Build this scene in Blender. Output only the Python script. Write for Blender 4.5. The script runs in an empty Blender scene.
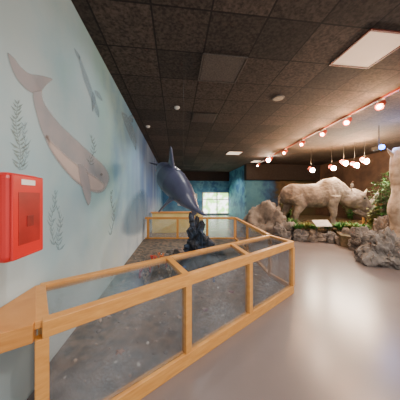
import bpy, bmesh, math, random
from mathutils import Vector, Matrix, noise
R = math.radians
SC = bpy.context.scene
COL = SC.collection
random.seed(7)
A = math.atan(24/200); CA, SA = math.cos(A), math.sin(A)
H = 1.45; HZ = 197; CEIL = 3.45; WX = -1.06

def at(px, py, d):
    xc = (px-200)/200*d
    return Vector((xc*CA+d*SA, -xc*SA+d*CA, H+(HZ-py)/200*d))
def fl(px, py, z=0.0):
    d = (H-z)*200/(py-HZ)
    return at(px, py, d)
def onwall(px, py, e=0.003):
    t = (px-200)/200
    v = Vector((t*CA+SA, -t*SA+CA, (HZ-py)/200))
    s = (WX+e)/v.x
    return Vector((WX+e, v.y*s, H+v.z*s))

# ---------------- materials
def mat(name, col, rough=.6, metal=0, nscale=8, col2=None, bump=0, spec=.5, detail=4, coord='Object', lo=.35, hi=.65, dist=.02):
    m = bpy.data.materials.new(name); m.use_nodes = True
    nt = m.node_tree; b = nt.nodes['Principled BSDF']
    b.inputs['Roughness'].default_value = rough
    b.inputs['Metallic'].default_value = metal
    b.inputs['Specular IOR Level'].default_value = spec
    tc = nt.nodes.new('ShaderNodeTexCoord')
    n = nt.nodes.new('ShaderNodeTexNoise'); n.inputs['Scale'].default_value = nscale; n.inputs['Detail'].default_value = detail
    nt.links.new(tc.outputs[coord], n.inputs['Vector'])
    c2 = col2 if col2 else tuple(c*.7 for c in col)
    r = nt.nodes.new('ShaderNodeValToRGB')
    r.color_ramp.elements[0].position = lo; r.color_ramp.elements[1].position = hi
    r.color_ramp.elements[0].color = (*c2, 1); r.color_ramp.elements[1].color = (*col, 1)
    nt.links.new(n.outputs['Fac'], r.inputs['Fac']); nt.links.new(r.outputs['Color'], b.inputs['Base Color'])
    if bump:
        bp = nt.nodes.new('ShaderNodeBump'); bp.inputs['Strength'].default_value = bump; bp.inputs['Distance'].default_value = dist
        nt.links.new(n.outputs['Fac'], bp.inputs['Height']); nt.links.new(bp.outputs['Normal'], b.inputs['Normal'])
    return m
def wood_mat(name, c1, c2):
    m = mat(name, c1, .35)
    nt = m.node_tree; b = nt.nodes['Principled BSDF']
    tc = nt.nodes['Texture Coordinate']
    mp = nt.nodes.new('ShaderNodeMapping'); mp.inputs['Scale'].default_value = (2, 2, 14)
    n = nt.nodes.new('ShaderNodeTexNoise'); n.inputs['Scale'].default_value = 3; n.inputs['Detail'].default_value = 6; n.inputs['Distortion'].default_value = 1
    r = nt.nodes.new('ShaderNodeValToRGB')
    r.color_ramp.elements[0].position = .3; r.color_ramp.elements[1].position = .7
    r.color_ramp.elements[0].color = (*c2, 1); r.color_ramp.elements[1].color = (*c1, 1)
    nt.links.new(tc.outputs['Object'], mp.inputs['Vector']); nt.links.new(mp.outputs['Vector'], n.inputs['Vector'])
    nt.links.new(n.outputs['Fac'], r.inputs['Fac']); nt.links.new(r.outputs['Color'], b.inputs['Base Color'])
    return m
def glass_mat(name, refl=.14, tint=(.93, .95, .97), haze=.045):
    m = bpy.data.materials.new(name); m.use_nodes = True; nt = m.node_tree
    nt.nodes.remove(nt.nodes['Principled BSDF'])
    o = nt.nodes['Material Output']
    t = nt.nodes.new('ShaderNodeBsdfTransparent'); t.inputs['Color'].default_value = (*tint, 1)
    df = nt.nodes.new('ShaderNodeBsdfDiffuse'); df.inputs['Color'].default_value = (.62, .75, .86, 1)
    tc = nt.nodes.new('ShaderNodeTexCoord'); n = nt.nodes.new('ShaderNodeTexNoise'); n.inputs['Scale'].default_value = 2.4; n.inputs['Detail'].default_value = 3
    nt.links.new(tc.outputs['Object'], n.inputs['Vector'])
    mh = nt.nodes.new('ShaderNodeMapRange'); mh.inputs['From Min'].default_value = .35; mh.inputs['From Max'].default_value = .7; mh.inputs['To Max'].default_value = haze*2.4; nt.links.new(n.outputs['Fac'], mh.inputs['Value'])
    m0 = nt.nodes.new('ShaderNodeMixShader'); nt.links.new(mh.outputs[0], m0.inputs[0]); nt.links.new(t.outputs[0], m0.inputs[1]); nt.links.new(df.outputs[0], m0.inputs[2])
    g = nt.nodes.new('ShaderNodeBsdfGlossy'); g.inputs['Roughness'].default_value = .03
    lw = nt.nodes.new('ShaderNodeLayerWeight'); lw.inputs['Blend'].default_value = .4
    mu = nt.nodes.new('ShaderNodeMath'); mu.operation = 'MULTIPLY_ADD'; mu.inputs[1].default_value = .5; mu.inputs[2].default_value = refl*.5
    nt.links.new(lw.outputs['Fresnel'], mu.inputs[0])
    mx = nt.nodes.new('ShaderNodeMixShader')
    nt.links.new(mu.outputs[0], mx.inputs[0]); nt.links.new(m0.outputs[0], mx.inputs[1]); nt.links.new(g.outputs[0], mx.inputs[2])
    nt.links.new(mx.outputs[0], o.inputs['Surface'])
    return m
def emit(name, col, s, col2=None, nscale=3):
    m = mat(name, col, .6, nscale=nscale, col2=col2 or col, lo=.45, hi=.55); nt = m.node_tree
    b = nt.nodes['Principled BSDF']
    nt.links.new(nt.nodes['Color Ramp'].outputs['Color'], b.inputs['Emission Color']); b.inputs['Emission Strength'].default_value = s
    return m
def paint(name, c1, c2, amax=1.0, nscale=3):
    m = mat(name, c1, .75, nscale=nscale, col2=c2); nt = m.node_tree; b = nt.nodes['Principled BSDF']
    at_ = nt.nodes.new('ShaderNodeAttribute'); at_.attribute_name = 'alpha'
    mu = nt.nodes.new('ShaderNodeMath'); mu.operation = 'MULTIPLY'; mu.inputs[1].default_value = amax
    nt.links.new(at_.outputs['Fac'], mu.inputs[0])
    t = nt.nodes.new('ShaderNodeBsdfTransparent'); mx = nt.nodes.new('ShaderNodeMixShader')
    nt.links.new(mu.outputs[0], mx.inputs[0]); nt.links.new(t.outputs[0], mx.inputs[1]); nt.links.new(b.outputs[0], mx.inputs[2])
    nt.links.new(mx.outputs[0], nt.nodes['Material Output'].inputs['Surface'])
    return m
def ceiling_mat():
    m = mat('ceiling_tiles', (.05, .04, .035), .9); nt = m.node_tree; b = nt.nodes['Principled BSDF']
    tc = nt.nodes['Texture Coordinate']
    mp = nt.nodes.new('ShaderNodeMapping'); mp.inputs['Location'].default_value = (-2.30+.64*10, -2.12+.64*10, 0)
    br = nt.nodes.new('ShaderNodeTexBrick'); br.offset = 0; br.squash = 1
    for k, v in (('Scale', 1), ('Mortar Size', .011), ('Mortar Smooth', .1), ('Bias', 0), ('Brick Width', .64), ('Row Height', .64)):
        br.inputs[k].default_value = v
    br.inputs['Color1'].default_value = (.082, .058, .047, 1); br.inputs['Color2'].default_value = (.034, .026, .022, 1)
    br.inputs['Mortar'].default_value = (.010, .008, .007, 1)
    n = nt.nodes['Noise Texture']; n.inputs['Scale'].default_value = 30; n.inputs['Detail'].default_value = 8
    mx = nt.nodes.new('ShaderNodeMixRGB'); mx.blend_type = 'MULTIPLY'; mx.inputs['Fac'].default_value = .85
    r = nt.nodes['Color Ramp']; r.color_ramp.elements[0].color = (.3, .3, .3, 1); r.color_ramp.elements[1].color = (1.5, 1.5, 1.5, 1)
    nt.links.new(tc.outputs['Object'], mp.inputs['Vector']); nt.links.new(mp.outputs['Vector'], br.inputs['Vector'])
    nt.links.new(br.outputs['Color'], mx.inputs['Color1']); nt.links.new(r.outputs['Color'], mx.inputs['Color2'])
    nt.links.new(mx.outputs['Color'], b.inputs['Base Color'])
    return m
def mural_mat(name, stops, axis='Y', lo=0, hi=16, pale=(.75, .85, .85), paleamt=.5, ztop=1.5, amp=.34, rays=0, nsc=1.3):
    m = mat(name, (.4, .6, .7), .7); nt = m.node_tree; b = nt.nodes['Principled BSDF']
    g = nt.nodes.new('ShaderNodeNewGeometry'); s = nt.nodes.new('ShaderNodeSeparateXYZ'); nt.links.new(g.outputs['Position'], s.inputs[0])
    n = nt.nodes['Noise Texture']; n.inputs['Scale'].default_value = nsc; n.inputs['Detail'].default_value = 9; n.inputs['Roughness'].default_value = .6
    nt.links.new(g.outputs['Position'], n.inputs['Vector'])
    mr = nt.nodes.new('ShaderNodeMapRange'); mr.inputs['From Min'].default_value = lo; mr.inputs['From Max'].default_value = hi
    nt.links.new(s.outputs[axis], mr.inputs['Value'])
    ad = nt.nodes.new('ShaderNodeMath'); ad.operation = 'MULTIPLY_ADD'; ad.inputs[1].default_value = amp
    nt.links.new(n.outputs['Fac'], ad.inputs[0]); nt.links.new(mr.outputs[0], ad.inputs[2])
    sub = nt.nodes.new('ShaderNodeMath'); sub.operation = 'SUBTRACT'; sub.inputs[1].default_value = amp/2; nt.links.new(ad.outputs[0], sub.inputs[0])
    r = nt.nodes['Color Ramp']
    while len(r.color_ramp.elements) > 1: r.color_ramp.elements.remove(r.color_ramp.elements[-1])
    r.color_ramp.elements[0].position = stops[0][0]; r.color_ramp.elements[0].color = (*stops[0][1], 1)
    for p, c in stops[1:]:
        e = r.color_ramp.elements.new(p); e.color = (*c, 1)
    nt.links.new(sub.outputs[0], r.inputs['Fac'])
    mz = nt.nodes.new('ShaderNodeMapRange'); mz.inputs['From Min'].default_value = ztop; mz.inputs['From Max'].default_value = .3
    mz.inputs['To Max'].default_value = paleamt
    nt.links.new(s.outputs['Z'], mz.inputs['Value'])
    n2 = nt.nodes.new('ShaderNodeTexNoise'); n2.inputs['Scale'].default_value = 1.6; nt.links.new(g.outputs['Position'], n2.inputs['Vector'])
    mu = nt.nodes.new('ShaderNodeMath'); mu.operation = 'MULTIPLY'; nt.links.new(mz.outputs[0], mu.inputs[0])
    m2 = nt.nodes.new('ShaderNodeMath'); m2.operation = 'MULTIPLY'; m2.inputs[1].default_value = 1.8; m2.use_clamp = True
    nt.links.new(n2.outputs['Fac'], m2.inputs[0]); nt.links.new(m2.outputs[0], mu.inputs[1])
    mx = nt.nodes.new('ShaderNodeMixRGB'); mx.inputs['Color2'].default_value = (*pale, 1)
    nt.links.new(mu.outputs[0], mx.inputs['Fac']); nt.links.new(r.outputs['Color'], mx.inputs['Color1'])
    last = mx.outputs['Color']
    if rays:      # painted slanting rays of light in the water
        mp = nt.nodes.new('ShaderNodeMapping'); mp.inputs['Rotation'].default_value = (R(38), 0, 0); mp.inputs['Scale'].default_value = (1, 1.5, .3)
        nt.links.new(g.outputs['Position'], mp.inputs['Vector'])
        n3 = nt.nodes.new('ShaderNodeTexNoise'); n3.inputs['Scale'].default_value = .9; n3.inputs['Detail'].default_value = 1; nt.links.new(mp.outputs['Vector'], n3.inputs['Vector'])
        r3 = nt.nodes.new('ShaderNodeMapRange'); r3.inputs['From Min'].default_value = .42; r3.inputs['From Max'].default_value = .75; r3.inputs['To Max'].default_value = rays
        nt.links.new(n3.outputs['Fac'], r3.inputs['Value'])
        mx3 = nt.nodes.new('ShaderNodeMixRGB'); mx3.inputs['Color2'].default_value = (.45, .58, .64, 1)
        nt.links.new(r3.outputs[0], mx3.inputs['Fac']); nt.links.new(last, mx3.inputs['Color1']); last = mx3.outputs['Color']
    nt.links.new(last, b.inputs['Base Color'])
    return m

M = dict(
 wood=wood_mat('honey_pine', (.68, .33, .085), (.54, .23, .05)),
 ledge=wood_mat('orange_plywood', (.60, .27, .07), (.48, .19, .04)),
 glass=glass_mat('case_glass'),
 ceil=ceiling_mat(), floor=mat('polished_concrete', (.195, .158, .150), .27, nscale=1.2, col2=(.165, .133, .127), spec=.55, detail=8, lo=.3, hi=.7),
 red=mat('red_enamel', (.62, .015, .012), .3, nscale=2, col2=(.5, .01, .01)),
 red_dark=mat('dark_red_enamel', (.36, .010, .008), .35), red_mid=mat('mid_red_enamel', (.22, .008, .007), .35),
 black=mat('black_plastic', (.015, .015, .015), .4),
 white=mat('white_plastic', (.75, .74, .7), .4, col2=(.7, .69, .65)),
 chrome=mat('grey_metal', (.5, .5, .5), .3, .9),
 seabed=mat('brown_teal_sand', (.17, .125, .09), .85, nscale=11, col2=(.035, .04, .04), bump=.5, detail=15),
 tile_dark=mat('grey_brown_tile', (.13, .105, .09), .9, nscale=40, col2=(.08, .066, .058)),
 panel=emit('light_diffuser', (1, .74, .54), .38), panel_far=emit('light_diffuser_far', (1, .85, .65), 1.2),
 bulb=emit('bulb_glow', (1, .88, .72), 200),
 bulb2=emit('bulb_glow_far', (1, .92, .78), 400),
 blue_lens=emit('blue_lens', (.04, .16, 1), 22),
 can=mat('track_head_glow_tint', (.5, .06, .03), .4),  # reddish glow of the lamps put into the can colour
 track=mat('track_paint', (.2, .035, .02), .5),
 rock=mat('tan_rock', (.30, .235, .18), .85, nscale=4, col2=(.09, .07, .055), bump=1, detail=11, dist=.05),
 rock2=mat('grey_rock', (.25, .215, .19), .85, nscale=4.5, col2=(.075, .065, .058), bump=1, detail=11, dist=.05),
 navy=mat('blue_black_rock', (.05, .085, .15), .6, nscale=8, col2=(.012, .014, .02), bump=1, detail=11, lo=.46, hi=.70, dist=.05),
 earth=mat('earth', (.17, .11, .06), .9, nscale=7, col2=(.05, .05, .02), bump=.8, detail=8),
 rhino=mat('grey_tan_hide', (.35, .27, .205), .75, nscale=4, col2=(.17, .13, .10), bump=1, detail=13, dist=.05),
 horn=mat('horn', (.60, .50, .37), .5),
 leaf=mat('leaf_green', (.09, .28, .05), .6, col2=(.04, .14, .03)),
 leaf2=mat('leaf_olive', (.30, .32, .08), .6, col2=(.16, .16, .04)),
 litter=mat('dry_leaf', (.42, .26, .10), .8, col2=(.2, .11, .04)),
 bark=mat('pale_bark', (.46, .35, .26), .85, nscale=5, col2=(.20, .145, .105), bump=.8, detail=9, dist=.04),
 coral=mat('red_coral', (.55, .05, .035), .7, nscale=20), coral_o=mat('orange_coral', (.7, .2, .05), .7, nscale=20),
 coral_w=mat('cream_coral', (.6, .5, .38), .7, nscale=20), coral_b=mat('blue_coral', (.05, .2, .6), .7, nscale=20),
 shell=mat('shell_cream', (.55, .42, .32), .5, nscale=30, col2=(.3, .2, .14)),
 shell_w=mat('shell_white', (.72, .68, .62), .5, nscale=30, col2=(.5, .45, .4)),
 pebble=mat('pebble_grey', (.14, .12, .11), .7, nscale=20),
 star=mat('star_orange', (.5, .16, .06), .7, nscale=40), star2=mat('star_purple', (.22, .06, .14), .7, nscale=40),
 p_grey=paint('paint_grey_mauve', (.37, .345, .36), (.27, .28, .31), .72),
 p_belly=paint('paint_pinkish_beige', (.60, .50, .46), (.50, .42, .40), .7),
 p_dark=paint('paint_dark', (.13, .13, .14), (.1, .1, .1), .7),
 p_kelp=paint('paint_kelp', (.20, .26, .23), (.15, .22, .20), .55), p_kelp2=paint('paint_kelp_pale', (.20, .32, .35), (.16, .27, .30), .4),
 p_blue=paint('paint_blue_grey', (.19, .27, .34), (.15, .25, .33), .42),
 p_reef=paint('paint_reef', (.05, .15, .24), (.03, .08, .16), .35, 6),
 darkwall=mat('dark_wall', (.12, .07, .045), .9, nscale=1.5, col2=(.05, .03, .022)),
 soffit=mat('dark_soffit', (.03, .022, .02), .9),
 outside=emit('daylit_view', (.98, 1, .95), 4.5, (.35, .7, .2), 2.2),
 yellow=mat('yellow_panel', (.80, .66, .28), .7, nscale=2, col2=(.66, .55, .2)),
 signw=mat('sign_white', (.7, .66, .56), .6), signg=mat('sign_green', (.15, .45, .3), .6, nscale=9, col2=(.6, .65, .4)),
 signb=mat('sign_blue', (.5, .65, .8), .6, nscale=9, col2=(.08, .2, .45)),
)
def dolphin_mat():
    m = mat('dolphin_skin', (.055, .06, .11), .38, nscale=3, col2=(.03, .035, .07)); nt = m.node_tree; b = nt.nodes['Principled BSDF']
    g = nt.nodes.new('ShaderNodeNewGeometry'); s = nt.nodes.new('ShaderNodeSeparateXYZ'); nt.links.new(g.outputs['Normal'], s.inputs[0])
    mr = nt.nodes.new('ShaderNodeMapRange'); mr.inputs['From Min'].default_value = -.35; mr.inputs['From Max'].default_value = -.95
    nt.links.new(s.outputs['Z'], mr.inputs['Value'])
    mx = nt.nodes.new('ShaderNodeMixRGB'); mx.inputs['Color2'].default_value = (.19, .19, .26, 1)
    nt.links.new(mr.outputs[0], mx.inputs['Fac']); nt.links.new(nt.nodes['Color Ramp'].outputs['Color'], mx.inputs['Color1'])
    nt.links.new(mx.outputs['Color'], b.inputs['Base Color']); return m
M['dolphin'] = dolphin_mat()
M['mural'] = mural_mat('mural_sea', [(0, (.36, .45, .46)), (.08, (.31, .42, .45)), (.15, (.22, .37, .43)), (.20, (.20, .36, .38)), (.26, (.10, .24, .36)), (.32, (.065, .18, .32)), (.40, (.045, .11, .26)), (.6, (.05, .09, .25)), (1, (.05, .20, .36))], 'Y', 0, 16, (.50, .56, .57), .75, 1.5, .24, .28, 1.4)  # pale band low on this wall paints in the white reflection haze
M['mural_back'] = mural_mat('mural_back', [(0, (.03, .12, .26)), (.35, (.05, .22, .40)), (.5, (.12, .38, .52)), (.62, (.04, .17, .36)), (1, (.02, .08, .22))], 'X', -3, 10, (.30, .48, .52), .45, 1.1, 1.4, 0, 1.6)
M['mural_deep'] = mural_mat('mural_deep', [(0, (.05, .22, .40)), (.2, (.09, .30, .46)), (.34, (.03, .12, .30)), (.44, (.02, .05, .12)), (.52, (.055, .042, .022)), (.62, (.13, .08, .035)), (.75, (.04, .045, .018)), (1, (.07, .042, .025))], 'X', 4, 9, (.16, .15, .08), .3, 1.3, .5, 0, 2.2)

# ---------------- object helpers
BO = {}
def tag(o, label=None, cat=None, group=None, kind=None):
    if label: o['label'] = label
    if cat: o['category'] = cat
    if group: o['group'] = group
    if kind: o['kind'] = kind
    return o
def obj(name, bm, m, parent=None, smooth=False, bevel=0, keep=False, recalc=True):
    if recalc: bmesh.ops.recalc_face_normals(bm, faces=bm.faces)
    vs = [v.co.copy() for v in bm.verts]
    lo = Vector([min(v[i] for v in vs) for i in range(3)]); hi = Vector([max(v[i] for v in vs) for i in range(3)])
    c = Vector(((lo.x+hi.x)/2, (lo.y+hi.y)/2, lo.z if parent is None else (lo.z+hi.z)/2))
    if keep: c = Vector((0, 0, 0))
    bmesh.ops.translate(bm, verts=bm.verts, vec=-c)
    me = bpy.data.meshes.new(name); bm.to_mesh(me); bm.free()
    o = bpy.data.objects.new(name, me); COL.objects.link(o); me.materials.append(m)
    if smooth:
        for p in me.polygons: p.use_smooth = True
    o.location = c
    if parent:
        o.parent = parent; o.location = c - BO[parent]
    BO[o] = c
    if bevel:
        b = o.modifiers.new('bevel', 'BEVEL'); b.width = bevel; b.segments = 3; b.limit_method = 'ANGLE'
    return o
def empty(name, label, cat, loc=(0, 0, 0), rz=0, group=None, local=False):
    o = bpy.data.objects.new(name, None); COL.objects.link(o); o.location = loc; o.rotation_euler = (0, 0, rz)
    o.empty_display_size = .1
    BO[o] = Vector((0, 0, 0)) if local else Vector(loc)
    return tag(o, label, cat, group)
def copy_tree(o, loc, rz=0, label=None):
    def rec(s, p):
        c = s.copy(); COL.objects.link(c)
        if p: c.parent = p
        for ch in list(s.children): rec(ch, c)
        return c
    c = rec(o, None); c.location = loc; c.rotation_euler = (o.rotation_euler.x, o.rotation_euler.y, rz)
    if label: c['label'] = label
    return c
def box(bm, lo, hi):
    x0, y0, z0 = lo; x1, y1, z1 = hi
    v = [bm.verts.new(p) for p in ((x0,y0,z0),(x1,y0,z0),(x1,y1,z0),(x0,y1,z0),(x0,y0,z1),(x1,y0,z1),(x1,y1,z1),(x0,y1,z1))]
    for f in ((0,3,2,1),(4,5,6,7),(0,1,5,4),(1,2,6,5),(2,3,7,6),(3,0,4,7)): bm.faces.new([v[i] for i in f])
def beam(bm, p, q, w, h):
    p = Vector(p); q = Vector(q); t = (q-p).normalized()
    up = Vector((0, 0, 1)) if abs(t.z) < .95 else Vector((.75, .66, 0))
    s = t.cross(up).normalized(); u = s.cross(t).normalized()
    vs = []
    for e in (p, q):
        for a, b in ((-1,-1),(1,-1),(1,1),(-1,1)): vs.append(bm.verts.new(e+s*a*w/2+u*b*h/2))
    for f in ((3,2,1,0),(4,5,6,7),(0,1,5,4),(1,2,6,5),(2,3,7,6),(3,0,4,7)): bm.faces.new([vs[i] for i in f])
def post(bm, x, y, z0, z1, w, ang):
    c, s = math.cos(ang)*w/2, math.sin(ang)*w/2
    prism(bm, [(x+c-s, y+s+c), (x-c-s, y-s+c), (x-c+s, y-s-c), (x+c+s, y+s-c)], z0, z1)
def prism(bm, pts, z0, z1):
    a = [bm.verts.new((p[0], p[1], z0)) for p in pts]; b = [bm.verts.new((p[0], p[1], z1)) for p in pts]
    bm.faces.new(a[::-1]); bm.faces.new(b)
    n = len(pts)
    for i in range(n): bm.faces.new((a[i], a[(i+1) % n], b[(i+1) % n], b[i]))
def loft(bm, secs, up=Vector((0, 0, 1)), n=16):
    P = [Vector(s[0]) for s in secs]; rings = []
    for i, s in enumerate(secs):
        t = (P[min(i+1, len(P)-1)]-P[max(i-1, 0)]).normalized()
        u0 = up if abs(t.dot(up)) < .95 else Vector((1, 0, 0))
        sd = t.cross(u0).normalized(); u = sd.cross(t).normalized()
        rings.append([bm.verts.new(P[i]+sd*math.cos(2*math.pi*k/n)*s[1]+u*math.sin(2*math.pi*k/n)*s[2]) for k in range(n)])
    for a, b in zip(rings, rings[1:]):
        for k in range(n): bm.faces.new((a[k], a[(k+1) % n], b[(k+1) % n], b[k]))
    bm.faces.new(rings[0][::-1]); bm.faces.new(rings[-1])
def tube(bm, pts, r0, r1=None, n=8):
    r1 = r0 if r1 is None else r1; k = len(pts)-1
    loft(bm, [(p, r0+(r1-r0)*i/k, r0+(r1-r0)*i/k) for i, p in enumerate(pts)], n=n)
def fin(bm, outline, nrm, th):
    nrm = Vector(nrm).normalized(); P = [Vector(p) for p in outline]; c = sum(P, Vector())/len(P)
    rim = [[bm.verts.new(p+nrm*sg*th*.3) for p in P] for sg in (-1, 1)]
    cc = [bm.verts.new(c+nrm*sg*th*.6) for sg in (-1, 1)]; n = len(P)
    for i in range(n):
        j = (i+1) % n
        bm.faces.new((rim[0][j], rim[0][i], cc[0])); bm.faces.new((rim[1][i], rim[1][j], cc[1])); bm.faces.new((rim[0][i], rim[0][j], rim[1][j], rim[1][i]))
def fuse(o, vox, sm=4):
    r = o.modifiers.new('fuse', 'REMESH'); r.mode = 'VOXEL'; r.voxel_size = vox; r.use_smooth_shade = True
    s = o.modifiers.new('smooth', 'SMOOTH'); s.iterations = sm; s.factor = .5
def sphere(bm, c, r, sub=2, sc=(1, 1, 1)):
    t = bmesh.ops.create_icosphere(bm, subdivisions=sub, radius=1)
    for v in t['verts']: v.co = Vector(c)+Vector((v.co.x*r*sc[0], v.co.y*r*sc[1], v.co.z*r*sc[2]))
def rock_bm(c, sc, seed, rough=.35, sub=4):
    bm = bmesh.new(); bmesh.ops.create_icosphere(bm, subdivisions=sub, radius=1)
    off = Vector((seed*3.1, seed*1.7, seed*5.3))
    for v in bm.verts:
        d = v.co.normalized(); rg = 1-abs(noise.noise(d*2.2+off*1.3))*2
        k = 1+rough*(noise.noise(d*1.3+off)*1.0+noise.noise(d*3+off)*.45+rg*.22-.1-abs(noise.noise(d*6+off))*.4+noise.noise(d*13+off)*.14)
        q = d*k; q.z = max(q.z, -.35)
        v.co = Vector((q.x*sc[0]+c[0], q.y*sc[1]+c[1], (q.z+.35)/1.35*sc[2]+c[2]))
    return bm
def cat_rom(pts, k=5):
    n = len(pts); out = []
    for i in range(n):
        p0, p1, p2, p3 = [Vector((*pts[(i+j) % n], 0)) for j in (-1, 0, 1, 2)]
        for s in range(k):
            t = s/k
            q = .5*((2*p1)+(-p0+p2)*t+(2*p0-5*p1+4*p2-p3)*t*t+(-p0+3*p1-3*p2+p3)*t**3); out.append((q.x, q.y))
    return out

# ---------------- setting
def slab(name, lo, hi, m, parent=None):
    bm = bmesh.new(); box(bm, lo, hi); o = obj(name, bm, m, parent, keep=parent is None)
    if parent is None: tag(o, kind='structure')
    return o
slab('floor', (-1.2, -2.5, -.1), (9.2, 16.2, 0), M['floor'])
slab('ceiling', (-1.2, -.5, CEIL), (9.2, 16.2, CEIL+.1), M['ceil'])
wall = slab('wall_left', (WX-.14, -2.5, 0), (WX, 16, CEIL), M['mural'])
slab('wall_back', (WX, 16, 0), (4.35, 16.15, CEIL), M['mural_back'])
slab('wall_divider', (4.25, 12, 0), (4.35, 16, CEIL), M['mural_back'])
slab('wall_diorama', (4.35, 12, 0), (9.0, 12.15, CEIL), M['mural_deep'])
slab('wall_right', (9.0, 1.5, 0), (9.15, 12.15, CEIL), M['darkwall'])
slab('trim_1', (WX, 15.7, 2.75), (4.25, 16, CEIL), M['soffit'])
slab('trim_2', (4.2, 11.6, 2.5), (9.0, 12, CEIL), M['soffit'])

# bright glazed opening in back wall
p0 = at(203, 0, 15.9); p1 = at(230, 0, 15.9)
bm = bmesh.new(); x0, x1 = p0.x, p1.x; zt, zb = 1.80, .12
for a, b in (((x0, zb), (x1, zb)), ((x0, zt), (x1, zt)), ((x0, zb), (x0, zt)), ((x1, zb), (x1, zt)), (((x0*.45+x1*.55), zb), ((x0*.45+x1*.55), zt)), ((x0, 1.25), (x1, 1.25))):
    beam(bm, (a[0], 15.94, a[1]), (b[0], 15.94, b[1]), .07, .07)
dr = tag(obj('window_1', bm, M['white'], keep=True), kind='structure')
bm = bmesh.new(); box(bm, (x0, 15.95, zb), (x1, 15.97, zt)); obj('pane', bm, M['outside'], dr)
for px0, px1, z0, z1, m, lb in ((187, 197, .75, 1.7, 'signg', 'green and white poster on the back wall left of the bright window'), (232, 240, .7, 1.6, 'yellow', 'yellow poster on the back wall right of the bright window'), (178, 185, .8, 1.5, 'signb', 'blue and white poster on the back wall, leftmost of the posters')):
    a = at(px0, 0, 15.8).x; b = at(px1, 0, 15.8).x
    r = empty('wall_poster', lb, 'poster', ((a+b)/2, 15.95, z0))
    bm = bmesh.new(); box(bm, (a, 15.95, z0), (b, 15.975, z1)); obj('sheet', bm, M[m], r)
    bm = bmesh.new()
    for q in (((a, z0), (b, z0)), ((a, z1), (b, z1)), ((a, z0), (a, z1)), ((b, z0), (b, z1))): beam(bm, (q[0][0], 15.96, q[0][1]), (q[1][0], 15.96, q[1][1]), .05, .05)
    obj('frame', bm, M['white'], r)

# ---------------- mural figures, painted on the left wall (soft feathered edges)
def decal(name, pts, m, e=.003, label=None, sm=5, parent=wall, k=1.0):
    pp = [Vector((x, y)) for x, y in (cat_rom(pts, sm) if sm else pts)]; n = len(pp)
    ar = sum(pp[i].x*pp[(i+1) % n].y-pp[(i+1) % n].x*pp[i].y for i in range(n)); sg = 1 if ar > 0 else -1
    inn = []
    for i in range(n):
        t = (pp[(i+2) % n]-pp[i-2]).normalized(); nn = Vector((-t.y, t.x))*sg; inn.append(pp[i]+nn*k)
    bm = bmesh.new(); al = bm.verts.layers.float.new('alpha')
    vo = [bm.verts.new(onwall(p.x, p.y, e)) for p in pp]; vi = [bm.verts.new(onwall(p.x, p.y, e)) for p in inn]
    for v in vi: v[al] = 1.0
    for i in range(n): bm.faces.new((vo[i], vo[(i+1) % n], vi[(i+1) % n], vi[i]))
    f = bm.faces.new(vi); bmesh.ops.triangulate(bm, faces=[f])
    o = obj(name, bm, m, parent, recalc=False)
    if label: o['label'] = label
    return o
body = [(33,84),(38,81),(42,86),(43,94),(45,102),(52,113),(63,126),(79,141),(94,155),(105,166),(110,176),(108,186),(102,193),(93,193),(80,186),(66,173),(52,154),(41,132),(35,112),(32,97)]
cow = decal('painted_sea_cow', body, M['p_grey'], .003, 'painted grey mauve sea cow with forked tail fluke', k=2)
decal('painted_fluke', [(7,53),(14,57),(21,66),(30,73),(42,75),(53,79),(47,85),(42,91),(36,92),(31,93),(22,86),(13,73)], M['p_grey'], .0036, parent=cow, k=1.4)
decal('painted_belly', [(46,134),(56,144),(70,157),(85,169),(98,177),(106,185),(102,192),(92,192),(80,186),(67,174),(54,157),(47,145)], M['p_belly'], .005, parent=cow, k=3.4)
decal('painted_flipper', [(78,164),(86,167),(90,180),(92,198),(88,206),(83,194),(79,178)], M['p_grey'], .007, parent=cow, k=1.6)
decal('painted_eye', [(100,174),(102,173),(103,175),(101,176)], M['p_dark'], .009, sm=3, parent=cow, k=.5)
seal = decal('painted_seal', [(79,55),(82,60),(85,68),(89,78),(93,90),(97,102),(100,112),(99,118),(95,113),(91,102),(87,91),(83,80),(80,68),(78,60)], M['p_blue'], .003, 'painted slender flippered diving seal', k=1.4)
decal('painted_flipper', [(92,92),(95,94),(96,101),(93,112),(91,104)], M['p_blue'], .004, parent=seal, k=.9)
decal('painted_flipper', [(94,90),(99,92),(103,100),(101,101),(96,96)], M['p_blue'], .004, parent=seal, k=.9)
decal('painted_flipper', [(79,60),(76,56),(74,48),(78,52),(81,57)], M['p_blue'], .004, parent=seal, k=.8)
sh = decal('painted_dolphin', [(121,112),(126,114),(130,119),(134,128),(137,141),(136,151),(132,143),(128,134),(124,124)], M['p_blue'], .003, 'painted small faint dolphin', k=1)
decal('painted_fin', [(128,118),(133,114),(133,123)], M['p_blue'], .004, parent=sh, sm=3, k=.4)
decal('painted_reef', [(120,232),(123,214),(129,200),(135,192),(141,188),(147,192),(150,206),(150,222),(142,234),(130,238)], M['p_reef'], .002, 'painted faint deep blue reef', k=5)
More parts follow.
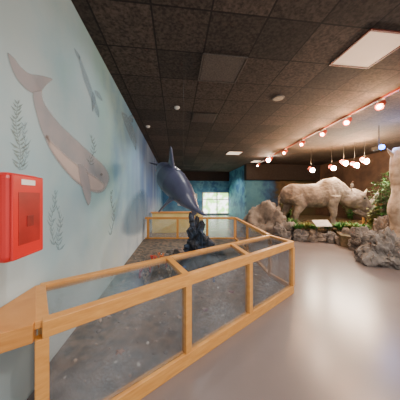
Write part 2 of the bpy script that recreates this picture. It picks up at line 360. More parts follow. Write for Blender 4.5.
def kelp(x, y0, y1, m, w=5, n=9, lean=0, label=None):
    bm = bmesh.new(); al = bm.verts.layers.float.new('alpha')
    def q(pts):
        vs = [bm.verts.new(onwall(a, b, .0035)) for a, b in pts]
        for v in vs: v[al] = 1.0
        bm.faces.new(vs)
    for i in range(n):
        t0 = i/n; t1 = (i+1)/n; wv = lambda t: math.sin(t*7+x)*1.8
        xa = x+lean*t0+wv(t0); xb = x+lean*t1+wv(t1)
        ya = y1+(y0-y1)*t0; yb = y1+(y0-y1)*t1
        q([(xa-.4, ya), (xa+.4, ya), (xb+.3, yb), (xb-.3, yb)])
        for sd in (-1, 1):
            L = w*(1-.55*t0)*random.uniform(.4, 1.25); s = (y1-y0)/n; dy = random.uniform(-2, 2)
            q([(xa, ya), (xa+sd*L*.5, ya-s*.2+dy*.5), (xa+sd*L, ya-s*.9-2+dy), (xa+sd*L*.35, ya-s*.7+dy*.3)])
    o = obj('painted_kelp', bm, m, wall, recalc=False)
    if label: o['label'] = label
kelp(19, 100, 168, M['p_kelp'], 10, 18, -2, 'painted dark kelp above red box')
kelp(24, 122, 170, M['p_kelp2'], 6, 12, 2)
kelp(52, 190, 245, M['p_kelp2'], 6, 12, 2)
kelp(92, 135, 165, M['p_kelp2'], 4, 10, 1)
kelp(60, 205, 250, M['p_kelp2'], 5, 10, -2)
kelp(112, 190, 235, M['p_kelp2'], 3, 10, 1)

# ---------------- red wall box
bx = -.80
bt = empty('wall_cabinet', 'bright red metal safety cabinet mounted on the mural wall', 'cabinet', (WX+.1, 1.2, 1.13))
y0 = 1.08; y1 = 1.33; zb, zt = 1.12, 1.575
bm = bmesh.new(); box(bm, (WX, y0, zb), (bx-.012, y1, zt)); obj('body', bm, M['red'], bt, bevel=.03)
bm = bmesh.new(); box(bm, (bx-.016, y0+.010, zb+.010), (bx, y1-.010, zt-.010)); dro = obj('door', bm, M['red'], bt, bevel=.007)
bm = bmesh.new(); box(bm, (bx-.001, y0+.045, zb+.08), (bx+.002, y1-.045, zt-.10)); obj('recess', bm, M['red_dark'], dro, bevel=.001)
bm = bmesh.new(); box(bm, (bx+.002, y0+.10, zb+.17), (bx+.006, y1-.10, zb+.23)); obj('handle', bm, M['red_mid'], dro, bevel=.002)
bm = bmesh.new(); box(bm, (bx+.0005, y0+.065, zt-.060), (bx+.003, y1-.085, zt-.032)); obj('sticker', bm, M['white'], dro)

# ---------------- near display case
TZ = .780; FL = Vector((-.728, 1.189)); FR = Vector((1.75, 2.852)); RL = Vector((-1.035, 1.67)); RR = Vector((1.653, 3.371))
ft = [0, .332, .635, 1]; F = [FL.lerp(FR, t) for t in ft]
B = [RL, Vector((-.089, 2.27)), Vector((.799, 2.852)), RR]
ang = math.atan2((FR-FL).y, (FR-FL).x)
SB = .06
case = empty('display_case', 'long honey-pine framed glass case over pebbly seabed, nearest the camera', 'display case', (.3, 2.2, 0))
v3 = lambda p, z: Vector((p.x, p.y, z))
bm = bmesh.new(); beam(bm, v3(FL, TZ-.046), v3(FR, TZ-.046), .065, .092); obj('front_top_rail', bm, M['wood'], case, bevel=.004)
bm = bmesh.new(); beam(bm, v3(FL, .055), v3(FR, .055), .065, .11); obj('front_bottom_rail', bm, M['wood'], case, bevel=.004)
bm = bmesh.new(); beam(bm, v3(RL, TZ-.028), v3(RR, TZ-.028), .06, .056); obj('rear_top_rail', bm, M['wood'], case, bevel=.004)
for i in (0, 1, 2, 3):
    bm = bmesh.new(); beam(bm, v3(F[i], TZ-.024), v3(B[i], TZ-.024), .064, .044); obj('cross_bar', bm, M['wood'], case, bevel=.004)
for i in range(4):
    bm = bmesh.new(); post(bm, F[i].x, F[i].y, .11, TZ-.092, .062, ang); obj('post', bm, M['wood'], case, bevel=.004)
bm = bmesh.new(); post(bm, RR.x, RR.y, 0, TZ-.05, .05, ang); obj('post', bm, M['wood'], case, bevel=.004)
bm = bmesh.new(); post(bm, RL.x+.015, RL.y, 0, TZ-.05, .04, 0); obj('post', bm, M['wood'], case, bevel=.004)
bm = bmesh.new(); beam(bm, v3(FR, .055), v3(RR, .055), .05, .11); obj('end_bottom_rail', bm, M['wood'], case, bevel=.004)
def pane(bm, a, b, z0, z1, th=.006): beam(bm, v3(a, (z0+z1)/2), v3(b, (z0+z1)/2), th, z1-z0)
def shrink(a, b, d=.03):
    t = (b-a).normalized(); return a+t*d, b-t*d
for i in range(3):
    a, b = shrink(F[i], F[i+1]); bm = bmesh.new(); pane(bm, a, b, .11, TZ-.092); obj('glass_pane', bm, M['glass'], case)
    bm = bmesh.new(); q = [F[i], F[i+1], B[i+1], B[i]]; c = sum(q, Vector((0, 0)))/4; q = [p.lerp(c, .05) for p in q]
    prism(bm, q, TZ-.028, TZ-.022); obj('glass_lid', bm, M['glass'], case)
a, b = shrink(FR, RR); bm = bmesh.new(); pane(bm, a, b, .11, TZ-.05); obj('glass_pane', bm, M['glass'], case)
a, b = shrink(FL, RL); bm = bmesh.new(); pane(bm, a, b, .08, TZ-.05); obj('glass_pane', bm, M['glass'], case)
bm = bmesh.new(); prism(bm, [(WX+.003, 1.66), (WX+.003, .98), (FL.x-.02, FL.y-.04), (FL.x-.035, FL.y+.01)], TZ-.10, TZ-.0); o = obj('corner_ledge', bm, M['ledge'], case, bevel=.003)
o['label'] = 'solid triangular plywood end filling the gap to the wall'

# seabed
FC = Vector((1.96, 6.5)); WC = Vector((-1.02, 6.85))
poly = [(WX+.005, 1.72), (FL.x-.0, FL.y+.07), (FR.x-.05, FR.y+.0), (RR.x-.03, RR.y), (FC.x-.04, FC.y-.04), (WX+.005, WC.y-.04)]
bm = bmesh.new(); prism(bm, poly, 0, SB); tag(obj('seabed_base', bm, M['seabed']), 'dark brown sandy seabed floor spread inside the glass enclosure', 'exhibit base')

# ---------------- far enclosure
far = empty('glass_barrier', 'far honey-pine and glass barrier closing the seabed exhibit', 'barrier', (.5, 6.6, 0))
bm = bmesh.new(); beam(bm, v3(WC, TZ-.035), v3(FC, TZ-.035), .07, .07); obj('top_rail', bm, M['wood'], far)
bm = bmesh.new(); beam(bm, v3(WC, .05), v3(FC, .05), .06, .10); obj('bottom_rail', bm, M['wood'], far)
for t in (.03, .36, .69, 1):
    p = WC.lerp(FC, t); bm = bmesh.new(); post(bm, p.x, p.y, .10, TZ-.07, .07, 0); obj('post', bm, M['wood'], far)
for t in (.03, .36, .69):
    a, b = shrink(WC.lerp(FC, t), WC.lerp(FC, min(1, t+.33)), .04); bm = bmesh.new(); pane(bm, a, b, .10, TZ-.07); obj('glass_pane', bm, M['glass'], far)
side = empty('glass_barrier', 'honey-pine railed glass barrier running from near case back to far one', 'barrier', (1.8, 5, 0))
s0 = RR+Vector((.01, .06)); s1 = FC-Vector((0, .07))
bm = bmesh.new(); beam(bm, v3(s0, TZ-.03), v3(s1, TZ-.03), .06, .06); obj('top_rail', bm, M['wood'], side)
bm = bmesh.new(); beam(bm, v3(s0, .05), v3(s1, .05), .05, .10); obj('bottom_rail', bm, M['wood'], side)
m_ = s0.lerp(s1, .5); bm = bmesh.new(); post(bm, m_.x, m_.y, .10, TZ-.06, .05, 0); obj('post', bm, M['wood'], side)
for t in (0, .5):
    a, b = shrink(s0.lerp(s1, t), s0.lerp(s1, t+.5), .03); bm = bmesh.new(); pane(bm, a, b, .10, TZ-.06); obj('glass_pane', bm, M['glass'], side)
bm = bmesh.new(); box(bm, (-.95, 8.2, 0), (1.1, 8.5, .8)); ct = obj('display_counter', bm, M['yellow'], bevel=.01); tag(ct, 'yellow painted display counter behind the far glass barrier', 'counter')
bm = bmesh.new(); box(bm, (-1.0, 8.15, .8), (1.15, 8.55, .84)); obj('countertop', bm, M['wood'], ct)

# ---------------- seabed objects
sp = fl(197, 268, SB)
def spire(c, h, w, seed):
    bm = rock_bm((0, 0, 0), (w, w*.8, h), seed, .7, 5)
    for v in bm.verts:
        t = v.co.z/h; k = 1.05-.35*t+.55*noise.noise(v.co*5)+.35*noise.noise(v.co*14); v.co.x *= k; v.co.y *= k; v.co.x += .04*math.sin(t*5); v.co.z *= 1+.15*noise.noise(Vector((v.co.x*9, v.co.y*9, seed)))
        v.co += Vector(c)
    return bm
tag(obj('rock_spire', spire(sp, 1.0, .23, 3), M['navy']), 'tall craggy dark blue-grey rock spire under the dolphin', 'rock')
p = fl(218, 266, SB); tag(obj('reef_rock', spire(p, .38, .15, 5), M['navy']), 'shorter craggy dark rock right of the tall spire', 'rock')
p = fl(176, 262, SB); tag(obj('reef_rock', rock_bm(p, (.24, .18, .30), 8, .5), M['rock2']), 'low grey reef rock left of the tall spire', 'rock')
def coral(bm, p, d, L, r, depth):
    q = p+d*L; tube(bm, [p, p.lerp(q, .5)+Vector((random.uniform(-.01, .01),)*3), q], r, r*.7, 6)
    if depth:
        for k in range(3):
            nd = (d+Vector((random.uniform(-.8, .8), random.uniform(-.8, .8), random.uniform(-.1, .5)))).normalized(); coral(bm, q, nd, L*.75, r*.7, depth-1)
for px, py, h, m, lb in ((150,272,.12,'coral','red branching coral by the mural wall'), (159,267,.11,'coral_o','orange branching coral beside the red coral'), (140,278,.10,'coral','second red coral, left of the cream coral'), (145,283,.07,'coral_w','cream branching coral in front of the red coral'), (214,282,.06,'coral_b','small blue coral right of the rock spire'), (170,277,.07,'coral_w','small cream coral in front of low grey rock'), (183,276,.07,'coral_b','small blue coral left of the rock spire'), (166,269,.09,'coral','red coral between the orange coral and grey rock')):
    bm = bmesh.new(); p = fl(px, py, SB); coral(bm, Vector((p.x, p.y, SB-.005)), Vector((0, 0, 1)), h, .02, 3); tag(obj('branching_coral', bm, M[m], smooth=True), lb, 'coral')
def star_bm(r=.05):
    bm = bmesh.new(); c = bm.verts.new((0, 0, .014)); ring = []
    for k in range(20):
        a = 2*math.pi*k/20; rr = (1, .55, .3, .55)[k % 4]*r; ring.append(bm.verts.new((math.cos(a)*rr, math.sin(a)*rr, 0)))
    top = [bm.verts.new((v.co.x*.8, v.co.y*.8, .009)) for v in ring]
    for k in range(20):
        j = (k+1) % 20; bm.faces.new((ring[k], ring[j], top[j], top[k])); bm.faces.new((top[k], top[j], c))
    bm.faces.new(ring[::-1]); return bm
for px, py, m, lb in ((120,352,'star','orange starfish on brown sand behind left glass pane'), (205,310,'star2','purple starfish on brown sand behind middle glass pane'), (232,292,'star2','purple starfish behind the right glass pane')):
    o = obj('starfish', star_bm(), M[m], smooth=True); p = fl(px, py, SB); o.location = (p.x, p.y, SB); o.rotation_euler.z = random.random()*3; tag(o, lb, 'starfish')
def scallop():
    bm = bmesh.new(); n = 14; rows = []
    for j in range(5):
        t = j/4; row = []
        for k in range(n+1):
            a = math.pi*(.08+.84*k/n); rr = .028*t*(1+.06*(k % 2)); row.append(bm.verts.new((math.cos(a)*rr, math.sin(a)*rr, .010*math.sin(t*math.pi*.5+.6)+(.002 if k % 2 else 0)*t)))
        rows.append(row)
    for a, b in zip(rows, rows[1:]):
        for k in range(n): bm.faces.new((a[k], a[k+1], b[k+1], b[k]))
    bmesh.ops.remove_doubles(bm, verts=bm.verts, dist=.0003)
    return bm
def whelk():
    bm = bmesh.new(); secs = []
    for i in range(30):
        t = i/29; a = t*18; r = .018*(1-t)+.001; secs.append(((math.cos(a)*r*.5, t*.05, .012+math.sin(a)*r*.5), r*.7, r*.7))
    loft(bm, secs, n=8); return bm
def inside(x, y):
    c = False; n = len(poly)
    for i in range(n):
        x0_, y0_ = poly[i]; x1_, y1_ = poly[(i+1) % n]
        if (y0_ > y) != (y1_ > y) and x < (x1_-x0_)*(y-y0_)/(y1_-y0_)+x0_: c = not c
    return c
spots = []
tries = 0
while len(spots) < 200 and tries < 14000:
    tries += 1; x = random.uniform(-.95, 1.7); y = 1.3+3.9*random.random()**1.5
    if not inside(x, y): continue
    dd = abs((Vector((x, y))-FL).cross((FR-FL).normalized()))
    if dd < .08 or x < -.99 or abs(x-1.68) < .1: continue
    if any((x-a)**2+(y-b)**2 < .005 for a, b in spots): continue
    if (Vector((x, y))-sp.xy).length < .4: continue
    spots.append((x, y))
kinds = []
for nm, b, m, lb, ct_, g in (('scallop_shell', scallop, 'shell_w', 'small pale scallop shell lying on the brown seabed', 'shell', 'scallop shells scattered on the seabed'),
                    ('whelk_shell', whelk, 'shell', 'small cream spiral shell lying on the brown seabed', 'shell', 'spiral shells scattered on the seabed'),
                    ('pebble', lambda: rock_bm((0, 0, 0), (.03, .024, .024), 2, .25, 2), 'pebble', 'rounded grey pebble lying on the brown seabed', 'pebble', 'grey pebbles scattered on the seabed'),
                    ('pebble', lambda: rock_bm((0, 0, 0), (.02, .018, .02), 9, .3, 2), 'shell', 'small tan pebble lying on the brown seabed', 'pebble', 'tan pebbles scattered on the seabed')):
    o = obj(nm, b(), M[m], smooth=True); tag(o, lb, ct_, g); kinds.append([o, False])
for i, (x, y) in enumerate(spots):
    k = kinds[i % 4]
    if not k[1]: o = k[0]; k[1] = True
    else: o = k[0].copy(); COL.objects.link(o)
    o.location = (x, y, SB); s = .45+.85*random.random()**2; o.scale = (s, s, s); o.rotation_euler = (0, 0, random.random()*6)

# ---------------- dolphin
dl = empty('dolphin', 'dark slate blue dolphin model hanging nose-down over the seabed case', 'dolphin', at(172, 182, 3.1))
S = [(207,216,2.52,.012,.012),(203,214,2.56,.027,.021),(197,210,2.62,.043,.034),(193,206,2.68,.078,.068),(188,200,2.76,.128,.125),(182,192,2.88,.168,.175),(175,184,3.04,.20,.218),(169,178,3.24,.205,.225),(165,173,3.5,.17,.19),(162,169,3.8,.11,.13),(160,167,4.1,.06,.075),(159,165,4.35,.035,.045),(159,165,4.45,.02,.02)]
bm = bmesh.new(); loft(bm, [(at(a, b, d), r1, r2) for a, b, d, r1, r2 in S], n=24)
spn = [at(a, b, d) for a, b, d, _, _ in S]
tdir = (spn[6]-spn[8]).normalized(); sidev = tdir.cross(Vector((0, 0, 1))).normalized(); upv = sidev.cross(tdir).normalized()
b0 = spn[7]
fin(bm, [b0+tdir*.22+upv*.16, b0+tdir*.08+upv*.32, b0-tdir*.06+upv*.46, b0-tdir*.12+upv*.50, b0-tdir*.08+upv*.35, b0-tdir*.1+upv*.16], sidev, .05)
for sg in (-1, 1):
    c = spn[5]+sidev*sg*.11-upv*.06
    L = 1.25 if sg < 0 else 1.0
    fin(bm, [c+tdir*.08, c+(sidev*sg*.12-upv*.12)*L+tdir*.03, c+(sidev*sg*.19-upv*.28)*L-tdir*.06, c+(sidev*sg*.17-upv*.34)*L-tdir*.12, c+(sidev*sg*.09-upv*.2)*L-tdir*.12, c-tdir*.1-upv*.02], (tdir*.3+sidev*sg*.8+upv*.5), .045)
    c = spn[-2]
    fin(bm, [c+tdir*.12, c+sidev*sg*.12-tdir*.02, c+sidev*sg*.2-tdir*.14, c+sidev*sg*.11-tdir*.12, c-tdir*.07], upv, .035)
db = obj('body', bm, M['dolphin'], dl, smooth=True); fuse(db, .014, 4)
for sg in (-1, 1):
    bm = bmesh.new(); sphere(bm, spn[4]+sidev*sg*.125+upv*.0, .014, 2); obj('eye', bm, M['black'], dl, smooth=True)
for i in (5, 8):
    bm = bmesh.new(); p = spn[i]+upv*.15; tube(bm, [p, Vector((p.x, p.y, CEIL))], .0007, n=4); obj('hanging_wire', bm, M['black'], dl)

# ---------------- ceiling fittings
def ceil_box(name, x, y, m, label, cat, fr='track', th=.012):
    r = empty(name, label, cat, (x+.32, y+.32, CEIL-th))
    bm = bmesh.new(); box(bm, (x+.02, y+.02, CEIL-th), (x+.62, y+.62, CEIL-.001)); obj('panel', bm, m, r)
    bm = bmesh.new()
    for a, b in (((x, y), (x+.64, y)), ((x+.64, y), (x+.64, y+.64)), ((x+.64, y+.64), (x, y+.64)), ((x, y+.64), (x, y))):
        beam(bm, (a[0], a[1], CEIL-.009), (b[0], b[1], CEIL-.009), .022, .016)
    obj('frame', bm, M[fr], r); return r
G = lambda i, j: (2.30+.64*i, 2.12+.64*j)
ceil_box('ceiling_light', *G(0, 0), M['panel'], 'large square beige light panel in the near ceiling', 'ceiling light')
ceil_box('ceiling_light', *G(0, 10), M['panel_far'], 'small distant lit ceiling panel near the middle', 'ceiling light')
ceil_box('ceiling_light', *G(3, 13), M['panel_far'], 'most distant lit ceiling panel near the track', 'ceiling light')
ceil_box('ceiling_panel', *G(-3, 1), M['tile_dark'], 'lighter grey-brown ceiling tile, nearest the camera', 'ceiling tile', fr='tile_dark')
vt = empty('ceiling_vent', 'slatted grey ceiling vent beyond the lighter tile', 'vent', (G(-3, 4)[0]+.32, G(-3, 4)[1]+.32, CEIL-.02))
gx, gy = G(-3, 4)
bm = bmesh.new(); box(bm, (gx+.03, gy+.03, CEIL-.006), (gx+.61, gy+.61, CEIL-.001)); obj('backing', bm, M['black'], vt)
for k in range(8):
    bm = bmesh.new(); box(bm, (gx+.04, gy+.05+k*.07, CEIL-.02), (gx+.60, gy+.085+k*.07, CEIL-.008)); obj('slat', bm, M['tile_dark'], vt)
def disc(bm, c, r, z0, z1, n=24): prism(bm, [(c[0]+math.cos(2*math.pi*k/n)*r, c[1]+math.sin(2*math.pi*k/n)*r) for k in range(n)], z0, z1)
sx = empty('ceiling_speaker', 'round pale ceiling speaker grille in the dark tiles', 'speaker', (2.05, 3.82, CEIL-.02))
bm = bmesh.new(); disc(bm, (2.05, 3.82), .12, CEIL-.015, CEIL); obj('rim', bm, M['rock2'], sx)
bm = bmesh.new(); disc(bm, (2.05, 3.82), .095, CEIL-.02, CEIL-.015); obj('grille', bm, M['coral_w'], sx)
for px, py, lb in ((148,126,'white smoke detector near the mural wall'), (177,107,'white smoke detector farther from the mural wall')):
    d = (CEIL-H)*200/(HZ-py); p = at(px, py, d); r = empty('smoke_detector', lb, 'smoke detector', (p.x, p.y, CEIL-.05))
    bm = bmesh.new(); disc(bm, p, .06, CEIL-.025, CEIL); obj('base', bm, M['white'], r)
    bm = bmesh.new(); disc(bm, p, .04, CEIL-.05, CEIL-.025); obj('dome', bm, M['white'], r, bevel=.01)

# track and heads
T0 = Vector((4.0, 2.6)); T1 = Vector((4.75, 11.5))
bm = bmesh.new(); beam(bm, v3(T0, CEIL-.02), v3(T1, CEIL-.02), .05, .04); tag(obj('light_track', bm, M['track']), 'long dark red lighting track running down the ceiling', 'light track')
def make_head(loc, label, group, lens='bulb', name='track_spotlight'):
    r = empty(name, label, 'spotlight', loc, 0, group, local=True)
    bm = bmesh.new(); box(bm, (-.02, -.06, -.03), (.02, .06, 0)); obj('adapter', bm, M['white'], r)
    bm = bmesh.new(); tube(bm, [(0, 0, -.03), (0, 0, -.10)], .008); obj('arm', bm, M['chrome'], r)
    bm = bmesh.new(); loft(bm, [((.08, .03, -.05), .04, .04), ((.06, .02, -.06), .06, .06), ((-.05, -.02, -.15), .065, .065), ((-.07, -.03, -.17), .07, .07)], n=16); obj('can', bm, M['can'], r)
    bm = bmesh.new(); sphere(bm, (-.07, -.03, -.168), .036, 2); obj('lens', bm, M[lens], r, smooth=True)
    return r
def spot(loc, tgt, e, size=60, col=(1, .9, .78), rad=.04, blend=.6):
    l = bpy.data.lights.new('lamp', 'SPOT'); l.energy = e; l.spot_size = R(size); l.color = col; l.shadow_soft_size = rad; l.spot_blend = blend
    o = bpy.data.objects.new('lamp', l); COL.objects.link(o); o.location = loc
    o.rotation_euler = (Vector(tgt)-Vector(loc)).to_track_quat('-Z', 'Y').to_euler(); return o
def point(loc, e, col=(1, .78, .52), rad=.05):
    l = bpy.data.lights.new('lamp', 'POINT'); l.energy = e; l.color = col; l.shadow_soft_size = rad
    o = bpy.data.objects.new('lamp', l); COL.objects.link(o); o.location = loc; return o
head = None; words = ['nearest', 'second', 'third', 'fourth', 'fifth', 'sixth', 'seventh']
ys = [3.55, 4.4, 5.3, 6.4, 7.7, 9.2, 11.0]
for i, y in enumerate(ys):
    t = (y-T0.y)/(T1.y-T0.y); p = T0.lerp(T1, t); loc = (p.x, p.y, CEIL-.04); lb = f'small can spotlight, red glow coloured in, on the ceiling track, {words[i]} from the camera'
    if head is None: head = make_head(loc, lb, None)
    else: copy_tree(head, loc, 0, lb)
    spot((p.x-.14, p.y-.08, CEIL-.25), ((.4, 2.4)[i % 2 == 0], y-.6, .3) if i != 1 else (6.5, 5.2, .5), 90, 80)
    if i < 6: point((p.x-.15, p.y-.12, CEIL-.30), 60, (1, .55, .26), .03)  # extra point light added near the track to warm the ceiling
# diorama lights
LP = [(312,170,8.2), (333,168,7.8), (345,163,7.5), (356,165,7.2), (366,161,6.9), (268,160,10)]
for i, (px, py, d) in enumerate(LP):
    p = at(px, py, d); nm = ['leftmost', 'second', 'third', 'fourth', 'rightmost', ''][i]
    r = empty('hanging_spotlight', f'glowing hanging spotlight over the diorama, {nm} in the cluster' if i < 5 else 'glowing hanging spotlight beside the far end of the track', 'spotlight', (p.x, p.y, p.z), 0, None, local=True)
    bm = bmesh.new(); tube(bm, [(0, .06, .06), (0, .06, CEIL-p.z)], .004); obj('stem', bm, M['black'], r)
    bm = bmesh.new(); loft(bm, [((0, .20, .10), .04, .04), ((0, .16, .09), .075, .075), ((0, .02, .01), .09, .09), ((0, -.02, -.01), .105, .105)], n=16); obj('can', bm, M['can'], r)
    bm = bmesh.new(); sphere(bm, (0, -.03, -.01), .095, 2, (1, .5, 1)); obj('lens', bm, M['bulb2'], r, smooth=True)
    if i < 5:
        point((p.x, p.y-.2, p.z+.30), 95, (1, .62, .32))  # extra point light added above the can for warm ceiling glow
        spot((p.x, p.y-.22, p.z-.1), at(300+i*14, 230, 6.4), 60, 90, (1, .86, .66))
spot((4.4, 4.1, CEIL-.3), at(322, 200, 7.6), 130, 55, (1, .82, .6))  # this group of wash spots has no fixtures, added to brighten the diorama
spot((4.3, 3.2, CEIL-.3), at(385, 235, 5.0), 120, 65, (1, .76, .52))
spot((4.5, 5.4, CEIL-.3), at(268, 220, 7), 110, 60, (1, .80, .56))
p = at(379, 148, 5.6); r = empty('blue_projector', 'small projector lamp glowing blue at upper right', 'projector', p, 0, None, local=True)
bm = bmesh.new(); box(bm, (-.09, -.06, -.05), (.09, .14, .05)); obj('housing', bm, M['black'], r, bevel=.01)
bm = bmesh.new(); tube(bm, [(0, 0, .05), (0, 0, CEIL-p.z)], .01); obj('stem', bm, M['black'], r)
bm = bmesh.new(); sphere(bm, (-.03, -.10, 0), .07, 2); obj('lens', bm, M['blue_lens'], r, smooth=True)
point((p.x, p.y-.3, p.z+.1), 50, (.2, .38, 1))

# ---------------- diorama
E = [fl(252, 236), fl(290, 240), fl(345, 242), fl(358, 254), fl(400, 262)]
PZ = .32
pl = [(e.x+.2, e.y+.75) for e in E]+[(8.98, 4.0), (8.98, 11.55), (4.6, 11.55), (3.6, 9.6)]
bm = bmesh.new(); prism(bm, pl, 0, PZ); tag(obj('diorama_base', bm, M['earth']), 'raised brown earth ground of the animal diorama', 'exhibit base')
RK = [((268,238), (.68, .45, 1.15), 'rock', 'tall tan boulder at the left end of the diorama'),
      ((255,234), (.4, .35, .85), 'rock', 'smaller tan boulder leaning at far left of the diorama'),
      ((285,240), (.36, .3, .60), 'rock2', 'grey boulder right of the tall tan boulder'),
      ((301,241), (.33, .26, .34), 'rock2', 'low grey edge stone, left of the info panel'),
      ((317,242), (.33, .26, .30), 'rock', 'low tan edge stone below the info panel'),
      ((333,243), (.33, .26, .30), 'rock2', 'low grey edge stone right of the info panel'),
      ((349,246), (.28, .26, .38), 'rock', 'tan edge stone before the big right boulders'),
      ((369,254), (.36, .32, .56), 'rock2', 'rugged grey boulder at right, left of the largest one'),
      ((396,268), (.44, .36, .66), 'rock2', 'largest rugged grey boulder at the right edge'),
      ((394,250), (.40, .32, .82), 'rock', 'tan boulder standing behind the right boulders')]
for i, ((px, py), sc, m, lb) in enumerate(RK):
    p = fl(px, py); p.y += sc[1]*.7; p.x += .1
    tag(obj('boulder', rock_bm((p.x, p.y, 0), sc, 11+i*2, .6, 5), M[m], smooth=i < 7), lb, 'boulder')

# horned animal
c = at(320, 0, 7.6)
rh = empty('horned_animal', 'large grey-tan rhino-like horned prehistoric animal standing in the diorama, head lowered', 'animal model', (c.x, c.y, PZ+.01), -A-R(10), None, local=True)
bm = bmesh.new()
loft(bm, [((x, 0, z), ry, rz) for x, z, rz, ry in ((-1.42,1.20,.08,.1),(-1.32,1.20,.28,.26),(-1.08,1.22,.42,.42),(-.6,1.16,.45,.48),(-.1,1.16,.46,.50),(.28,1.30,.53,.46),(.50,1.38,.48,.38),(.70,1.28,.34,.26),(.84,1.17,.31,.24),(1.02,1.09,.38,.36),(1.24,.99,.37,.34),(1.42,.84,.27,.23),(1.60,.70,.22,.19),(1.76,.61,.20,.18),(1.86,.57,.11,.11))], n=24)
for sg, o_ in ((-1, .12), (1, -.16)):
    y = sg*.3
    loft(bm, [((-1.05+o_,y,1.15),.24,.28),((-.88+o_,y*1.05,.80),.17,.20),((-1.06+o_,y,.48),.10,.11),((-1.07+o_,y,.28),.085,.085),((-.99+o_,y,.08),.12,.13),((-.97+o_,y,0),.14,.15)], up=Vector((1, 0, 0)))
    loft(bm, [((.42-o_,y,1.15),.22,.26),((.42-o_,y,.78),.15,.16),((.46-o_,y,.48),.10,.105),((.42-o_,y,.26),.085,.085),((.47-o_,y,.08),.11,.12),((.50-o_,y,0),.13,.14)], up=Vector((1, 0, 0)))
    fin(bm, [(.96,sg*.20,1.34),(.88,sg*.31,1.46),(.87,sg*.36,1.66),(.96,sg*.34,1.70),(1.06,sg*.22,1.44)], (1, 0, .1), .06)
    sphere(bm, (1.26, sg*.27, 1.15), .09, 2)
    sphere(bm, (1.80, sg*.11, .70), .06, 2)
tube(bm, [(1.80,0,.47),(1.60,0,.44),(1.38,0,.52),(1.2,0,.68)], .09, .15)
tube(bm, [(-1.38,0,1.35),(-1.48,0,1.15),(-1.50,0,.8),(-1.47,0,.6)], .045, .025)
rb = obj('body', bm, M['rhino'], rh, smooth=True); fuse(rb, .022, 3)
tx = bpy.data.textures.new('hide', 'CLOUDS'); tx.noise_scale = .08; tx.noise_depth = 4
dm = rb.modifiers.new('hide', 'DISPLACE'); dm.texture = tx; dm.strength = .04; dm.mid_level = .5
bm = bmesh.new(); loft(bm, [((1.66,0,.82),.12,.12),((1.79,0,.98),.10,.10),((1.92,0,1.20),.06,.06),((1.99,0,1.48),.012,.012)], n=14); obj('horn', bm, M['horn'], rh, smooth=True)
bm = bmesh.new(); loft(bm, [((1.40,0,1.03),.09,.10),((1.49,0,1.20),.06,.06),((1.58,0,1.42),.01,.01)], n=12); obj('horn', bm, M['horn'], rh, smooth=True)
for sg in (-1, 1):
    bm = bmesh.new(); sphere(bm, (1.33, sg*.315, 1.08), .035, 2); obj('eye', bm, M['black'], rh, smooth=True)

# tree trunk at right edge
tp = at(398, 0, 5.2)
tr = empty('tree', 'slim pale tree trunk standing at the right edge of the diorama', 'tree', (tp.x, tp.y, PZ))
bm = bmesh.new(); loft(bm, [((tp.x+.05*math.sin(k*.7), tp.y, PZ+k*.12), .20-.003*k+.02*math.sin(k*1.1), .18-.003*k) for k in range(21)], n=28)
for v in bm.verts:
    v.co += Vector((1, 1, 0))*(noise.noise(v.co*4)*.05+noise.noise(Vector((v.co.x*14, v.co.y*14, v.co.z*3)))*.04)
obj('trunk', bm, M['bark'], tr, smooth=True)
bm = bmesh.new(); loft(bm, [((tp.x, tp.y, PZ+2.0), .09, .09), ((tp.x-.06, tp.y+.05, PZ+2.2), .06, .06), ((tp.x-.15, tp.y+.1, PZ+2.34), .03, .03), ((tp.x-.2, tp.y+.1, PZ+2.4), .012, .012)], n=12); obj('branch', bm, M['bark'], tr, smooth=True)

def plant(loc, h, n, m, label, spread=.5, name='fern', w=.03):
    r = empty(name, label, 'plant', loc, 0, None, local=True)
    bm = bmesh.new()
    for k in range(n):
        a = random.random()*6.28; L = h*random.uniform(.6, 1); s = spread*random.uniform(.4, 1)
        d = Vector((math.cos(a), math.sin(a), 0)); sd = Vector((-d.y, d.x, 0)); prev = None
        for j in range(6):
            t = j/5; p = d*s*t*h+Vector((0, 0, L*(t-.35*t*t*s*1.5))); ww = w*math.sin(math.pi*(.12+.86*t))
            cur = (bm.verts.new(p-sd*ww), bm.verts.new(p+sd*ww))
            if prev: bm.faces.new((prev[0], prev[1], cur[1], cur[0]))
            prev = cur
    obj('fronds', bm, m, r)
    bm = bmesh.new(); tube(bm, [(0, 0, 0), (0, 0, h*.15)], .02, .012); obj('stem', bm, M['bark'], r)
    return r
def shrub(loc, h, ns, m, label, w=.3, nl=6):
    r = empty('leafy_shrub', label, 'plant', loc, 0, None, local=True)
    ls = bmesh.new(); st = bmesh.new()
    for k in range(ns):
        a = random.random()*6.28; lean = random.uniform(.1, 1)*w; hh = h*random.uniform(.6, 1); pts = []
        for j in range(8):
            t = j/7; pts.append(Vector((math.cos(a)*lean*t**1.3, math.sin(a)*lean*t**1.3, hh*t)))
        tube(st, pts, .009, .003, 5)
        for j in range(1, 8):
            for q in range(nl):
                b = random.random()*6.28; L = random.uniform(.08, .15); d = Vector((math.cos(b), math.sin(b), random.uniform(-.5, .4))); s = Vector((-math.sin(b), math.cos(b), 0))*L*.3
                p = pts[j]; ls.faces.new([ls.verts.new(p), ls.verts.new(p+d*L*.5+s), ls.verts.new(p+d*L), ls.verts.new(p+d*L*.5-s)])
    obj('leaves', ls, m, r, recalc=False); obj('stem', st, M['bark'], r)
    return r
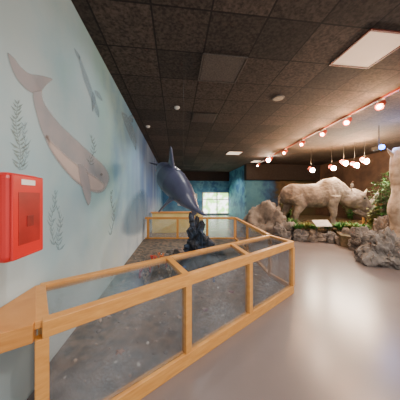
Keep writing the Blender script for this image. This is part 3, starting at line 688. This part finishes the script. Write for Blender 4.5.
PL = [((374, 6.9), .6, 40, 'leaf2', 'olive grassy plant left of the leafy shrubs', .7),
      ((340, 6.7), .40, 60, 'leaf', 'small green plant just right of the info panel', .9), ((306, 6.9), .40, 60, 'leaf2', 'small olive plant beneath the animal hind body', .9),
      ((291, 7.2), .5, 60, 'leaf', 'green plant between boulder and animal hind legs', .8), ((327, 6.9), .34, 50, 'leaf', 'short green plant under the animal belly', 1),
      ((354, 6.5), .45, 60, 'leaf2', 'olive plant under the animal horn', .9), ((298, 6.75), .36, 50, 'leaf', 'low green plant behind the left edge stones', 1), ((346, 6.9), .42, 50, 'leaf', 'green plant by the animal forefeet', .8),
      ((313, 6.75), .30, 50, 'leaf', 'lowest green plant just left of the info panel', 1), ((361, 6.3), .45, 60, 'leaf', 'green plant behind the tan edge stone', .9)]
for (px, d), h, n, m, lb, s in PL:
    p = at(px, 0, d); plant((p.x, p.y, PZ), h, n, M[m], lb, s)
for px, d, h, ns, m, lb, w in ((382, 6.1, 1.6, 24, 'leaf', 'tall loose leafy shrub left of the tree trunk', .3), (389, 6.5, 2.1, 26, 'leaf', 'tallest leafy shrub touching the tree trunk', .25), (375, 6.3, .9, 14, 'leaf2', 'shorter olive leafy shrub beside the animal head', .22), (350, 9.6, 1.5, 30, 'leaf', 'leafy shrub in the dark behind the animal head', .5), (288, 9.2, 1.4, 28, 'leaf', 'leafy shrub in the dark behind the animal rump', .4)):
    p = at(px, 0, d); shrub((p.x, p.y, PZ), h, ns, M[m], lb, w)
bm = bmesh.new()
for k in range(1600):
    q = at(random.uniform(284, 398), 0, random.uniform(6.7, 9.6)); a = random.random()*6.28; s = random.uniform(.02, .05); z = PZ+random.uniform(.004, .02)
    if q.x > 8.85: continue
    u = Vector((math.cos(a), math.sin(a), random.uniform(-.3, .3)))*s; w_ = Vector((-math.sin(a), math.cos(a), random.uniform(-.3, .3)))*s*.5
    c_ = Vector((q.x, q.y, z+.01)); bm.faces.new([bm.verts.new(c_+u), bm.verts.new(c_+w_), bm.verts.new(c_-u), bm.verts.new(c_-w_)])
tag(obj('leaf_litter', bm, M['litter'], recalc=False), 'dry brown leaf litter strewn around the animal feet', 'leaves', kind='stuff')
# info panel
p = at(322, 0, 6.55); r = empty('info_panel', 'tilted pale information panel on posts at the diorama edge', 'sign', (p.x, p.y, PZ))
for s in (-.2, .2):
    bm = bmesh.new(); tube(bm, [(p.x+s, p.y, PZ-.1), (p.x+s, p.y, PZ+.24)], .015); obj('post', bm, M['black'], r)
bm = bmesh.new(); beam(bm, (p.x-.28, p.y, PZ+.27), (p.x+.28, p.y, PZ+.27), .22, .02)
for v in bm.verts: v.co.z += (v.co.y-p.y)*.8
bd = obj('board', bm, M['signw'], r)
# wooden rail frame behind, right of animal
p = at(372, 0, 8.3); r = empty('wooden_railing', 'short honey wood railing behind the animal head', 'railing', (p.x, p.y, PZ))
for s in (-.4, 0, .4):
    bm = bmesh.new(); box(bm, (p.x+s-.03, p.y-.03, PZ), (p.x+s+.03, p.y+.03, PZ+.85)); obj('post', bm, M['wood'], r)
for z in (.3, .8):
    bm = bmesh.new(); box(bm, (p.x-.45, p.y-.055, PZ+z-.03), (p.x+.45, p.y-.031, PZ+z+.03)); obj('rail', bm, M['wood'], r)

# ---------------- light
w = bpy.data.worlds.new('world'); SC.world = w; w.use_nodes = True
w.node_tree.nodes['Background'].inputs['Color'].default_value = (1, .93, .88, 1); w.node_tree.nodes['Background'].inputs['Strength'].default_value = 1.75
for x, y, e in ((.6, .9, 70), (2.6, .8, 80), (4.8, 1.6, 80), (1.5, -.8, 90)):
    spot((x, y, 3.3), (x, y+.6, 0), e*2, 130, (1, .93, .85), .08)  # unseen fill spots added overhead around and behind the camera
for x, y in ((.6, 5.4), (1.6, 8.5), (1.5, 12.5), (3.2, 13)):
    spot((x, y, 3.38), (x-.5, y+.3, 0), 200, 140, (1, .92, .82), .05)  # fill spots without fixtures, added to brighten the room's depth
spot((.7, 3.2, 3.35), (-.9, 2.6, 1.3), 60, 100, (1, .97, .95), .05)  # wash spot without a fixture, added to brighten the mural wall

cam = bpy.data.cameras.new('camera'); co = bpy.data.objects.new('camera', cam); COL.objects.link(co)
co.location = (0, 0, H); co.rotation_euler = (R(90), 0, -A); cam.sensor_width = 36; cam.lens = 18; cam.shift_y = -.0075; cam.clip_start = .05
SC.camera = co
